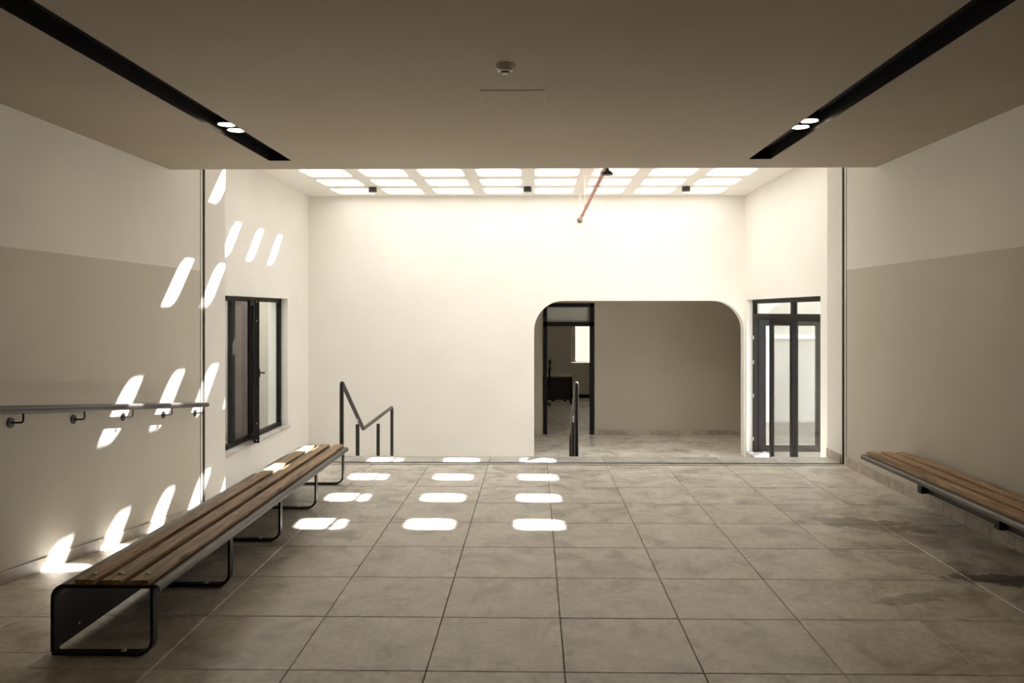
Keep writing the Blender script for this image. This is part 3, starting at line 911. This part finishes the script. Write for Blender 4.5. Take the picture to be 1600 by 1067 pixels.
# ------------------------------------------------------------------ glazed door on the right
GX = XR2 + .10
t = bpy.data.objects.new('door_1', None); COL.objects.link(t); t.location = (GX, 11.3, ZL); struct(t, 'black framed glazed door with transom')
MB().box(XR2, XR2 + .3, DY0, DY1, ZL, z_at(2.29), c=.004).build('threshold', 'marble', t)
DZ0 = z_at(2.29)
MB().box(GX, GX + .07, DY0, DY1, DZ1 - .065, DZ1).build('frame_head', 'black', t)
MB().box(GX, GX + .07, DY1 - .05, DY1, DZ0, DZ1).build('frame_side', 'black', t)
MB().box(GX, GX + .07, DY0, DY0 + .05, DZ0, DZ1).build('frame_side', 'black', t)
TZ0, TZ1 = z_at(.13), z_at(.03)
MB().box(GX - .005, GX + .075, DY0 + .05, DY1 - .05, TZ0, TZ1).build('transom_bar', 'black', t)
MY = 11.03
MB().box(GX - .005, GX + .075, MY - .06, MY + .06, DZ0, TZ0).build('mullion', 'black', t)
MB().box(GX, GX + .07, MY - .04, MY + .04, TZ1, DZ1 - .065).build('mullion', 'black', t)
MB().box(GX + .03, GX + .038, DY0 + .05, MY - .04, TZ1, DZ1 - .065).build('pane', 'glass_refl', t)
MB().box(GX + .03, GX + .038, MY + .04, DY1 - .05, TZ1, DZ1 - .065).build('pane', 'glass_refl', t)
MB().box(GX + .03, GX + .038, DY0 + .05, MY - .06, DZ0 + .03, TZ0).build('pane', 'glass_refl', t)
MB().box(GX, GX + .07, DY0 + .05, MY - .06, DZ0, DZ0 + .03).build('frame_bottom', 'black', t)
# closed leaf, next to the mullion
def leaf(parent, name, y0, y1, x0, ret_bottom=.08):
    g_ = MB()
    l = MB().box(x0, x0 + .05, y0, y0 + .03, DZ0 + .02, TZ0).build(name, 'black', parent)
    MB().box(x0, x0 + .05, y1 - .09, y1, DZ0 + .02, TZ0).build('stile', 'black', l)
    MB().box(x0, x0 + .05, y0 + .03, y1 - .09, TZ0 - .06, TZ0).build('rail', 'black', l)
    MB().box(x0, x0 + .05, y0 + .03, y1 - .09, DZ0 + .02, DZ0 + .02 + ret_bottom).build('rail', 'black', l)
    MB().box(x0 + .02, x0 + .028, y0 + .03, y1 - .09, DZ0 + .02 + ret_bottom, TZ0 - .06).build('pane', 'glass_refl', l)
    return l
leaf(t, 'door_leaf', MY + .06, 12.10, GX + .01)
# open leaf: swung out square to the wall at the far jamb
yl = DY1 - .10
ox = GX + .07
l = MB().box(ox, ox + .12, yl, yl + .05, DZ0 + .01, TZ0).build('door_leaf', 'black', t)
MB().box(ox + .93, ox + 1.05, yl, yl + .05, DZ0 + .01, TZ0).build('stile', 'black', l)
MB().box(ox + .12, ox + .93, yl, yl + .05, DZ0 + .01, DZ0 + .12).build('rail', 'black', l)
MB().box(ox + .12, ox + .93, yl, yl + .05, TZ0 - .10, TZ0).build('rail', 'black', l)
MB().box(ox + .12, ox + .93, yl + .02, yl + .028, DZ0 + .12, TZ0 - .10).build('pane', 'glass_refl', l)
for zz in (z_at(.45), z_at(.85), z_at(1.4), z_at(2.1)):
    MB().cyl((GX - .004, DY1 - .075, zz), (GX - .004, DY1 - .075, zz + .06), .011, 10).build('hinge', 'bolt', t)
MB().box(GX, GX + .06, DY1 - .1, DY1 - .05, DZ0, TZ0).build('frame_side', 'black', t)

# ------------------------------------------------------------------ corridor door frame to the office
t = bpy.data.objects.new('door_2', None); COL.objects.link(t); t.location = (.67, YC, ZL); struct(t, 'black door frame with glass transom into the office')
DA, DB = .175, 1.164
MB().box(DA, DA + .075, YC - .03, YC + .15, ZL, z_at(-.165)).build('frame_side', 'black', t)
MB().box(DB - .075, DB, YC - .03, YC + .15, ZL, z_at(-.165)).build('frame_side', 'black', t)
MB().box(DA, DB, YC - .03, YC + .15, z_at(-.09), z_at(-.165)).build('frame_head', 'black', t)
MB().box(DA, DB, YC - .03, YC + .15, z_at(.285), z_at(.20)).build('transom_bar', 'black', t)
MB().box(DA + .075, DB - .075, YC + .05, YC + .058, z_at(.20), z_at(-.09)).build('pane', 'frost', t)

# ------------------------------------------------------------------ office things
t = bpy.data.objects.new('window_2', None); COL.objects.link(t); t.location = (1.6, YO, OWZ0); struct(t, 'office window behind a pale blind')
MB().box(OWX0, OWX1, YO + .18, YO + .188, OWZ0, OWZ1).build('pane', 'glass', t)
for (a, b_, cc, d_) in ((OWX0, OWX1, OWZ0, OWZ0 + .05), (OWX0, OWX1, OWZ1 - .05, OWZ1), (OWX0, OWX0 + .05, OWZ0, OWZ1), (OWX1 - .05, OWX1, OWZ0, OWZ1)):
    MB().box(a, b_, YO + .16, YO + .21, cc, d_).build('frame_side', 'black', t)
t = thing('roller_blind', (1.65, YO, OWZ0), 'pale roller blind glowing in the office window', 'blind')
MB().box(1.16, OWX1 + .02, YO + .03, YO + .034, OWZ0 + .02, OWZ1).build('cloth', 'blind', t)
MB().box(1.045, 1.15, YO + .06, YO + .075, OWZ0 + .003, OWZ1).build('side_curtain', 'laminate', t)
MB().box(1.16, OWX1 + .02, YO + .02, YO + .045, OWZ0 + .005, OWZ0 + .025).build('bottom_bar', 'plastic', t)

t = thing('office_desk', (.45, 20.7, ZL), 'pale topped office desk with dark front panel behind the doorway', 'desk')
dz = z_at(1.66)
MB().box(-.45, .985, 20.3, 21.0, dz - .03, dz, c=.004).build('desktop', 'laminate', t)
MB().box(-.35, .93, 20.42, 20.44, ZL + .12, dz - .03).build('front_panel', 'rail', t)
for xx in (-.42, .93):
    for yy in (20.33, 20.93):
        MB().box(xx, xx + .045, yy, yy + .045, ZL, dz - .03).build('leg', 'black', t)
def swivel(x, y_, label, back, cat='chair'):
    t = thing('office_chair' if back else 'swivel_stool', (x, y_, ZL), label, cat)
    for k_ in range(5):
        a = 2 * math.pi * k_ / 5 + .3
        ex_, ey_ = x + .27 * math.cos(a), y_ + .27 * math.sin(a)
        lg = MB().tube([(x, y_, ZL + .12), (ex_, ey_, ZL + .075)], [.022, .014], 8).build('base_arm', 'fabric', t)
        MB().cyl((ex_ - .02 * math.sin(a), ey_ + .02 * math.cos(a), ZL + .03), (ex_ + .02 * math.sin(a), ey_ - .02 * math.cos(a), ZL + .03), .03, 12).build('caster', 'black', lg)
    MB().cyl((x, y_, ZL + .1), (x, y_, ZL + .42), .025, 12).build('gas_lift', 'rail', t)
    MB().box(x - .24, x + .24, y_ - .24, y_ + .22, ZL + .42, ZL + .50, c=.03).build('seat', 'fabric', t)
    if back:
        # backrest seen from the side: a bowed slab at +X, headrest above
        bpth = [(x + .21, ZL + .52), (x + .27, ZL + .68), (x + .24, ZL + .85), (x + .26, ZL + 1.0)]
        MB().ribbon_y(bpth, .05, y_ - .22, y_ + .20).build('backrest', 'fabric', t)
        hr = MB().box(x + .235, x + .29, y_ - .13, y_ + .11, ZL + 1.06, ZL + 1.19, c=.02).build('headrest', 'fabric', t)
        MB().tube([(x + .255, y_, ZL + .98), (x + .265, y_, ZL + 1.08)], .014, 8).build('headrest_stem', 'black', t)
        for yy in (y_ - .27, y_ + .25):
            MB().tube([(x + .1, yy, ZL + .45), (x + .1, yy, ZL + .66), (x - .12, yy, ZL + .68)], .014, 8).build('armrest', 'black', t)
swivel(.13, 19.9, 'black high backed office chair with headrest beside the desk', True)
swivel(.66, 21.3, 'dark swivel seat with star base tucked behind the desk', False, 'stool')

# ------------------------------------------------------------------ outside
g = MB(); g.box(-14, 16, 7.2, 40, ZL - .5, ZL - .16); 
struct(g.build('ground', 'asphalt'), 'pale paving outside')
struct(MB().box(-5.4, XL2 - .3, 13.5, 13.75, ZL - .3, 3.0).build('wall_yard_added_end', 'yard'), 'pale end wall added to close the yard and dim the window view')  # added to close the yard and darken what the window shows
struct(MB().box(-5.7, -5.4, 6.5, 13.75, ZL - .3, 3.0).build('wall_yard_added_left', 'yard'), 'pale yard wall added outside the window to cut the sky light')  # added and raised to hold sky light off the narrow yard
t = MB().box(3.9, 11.5, 18.3, 18.55, ZL - .3, 4.0).build('wall_yard_far', 'render'); struct(t, 'pale yard wall outside the glazed door, raised to shade the paving')  # height raised so the wall also keeps sun off the paving
struct(MB().box(3.9, 11.5, 18.22, 18.3, .93, 1.03).build('trim_6', 'coping'), 'white ledge along the yard wall')
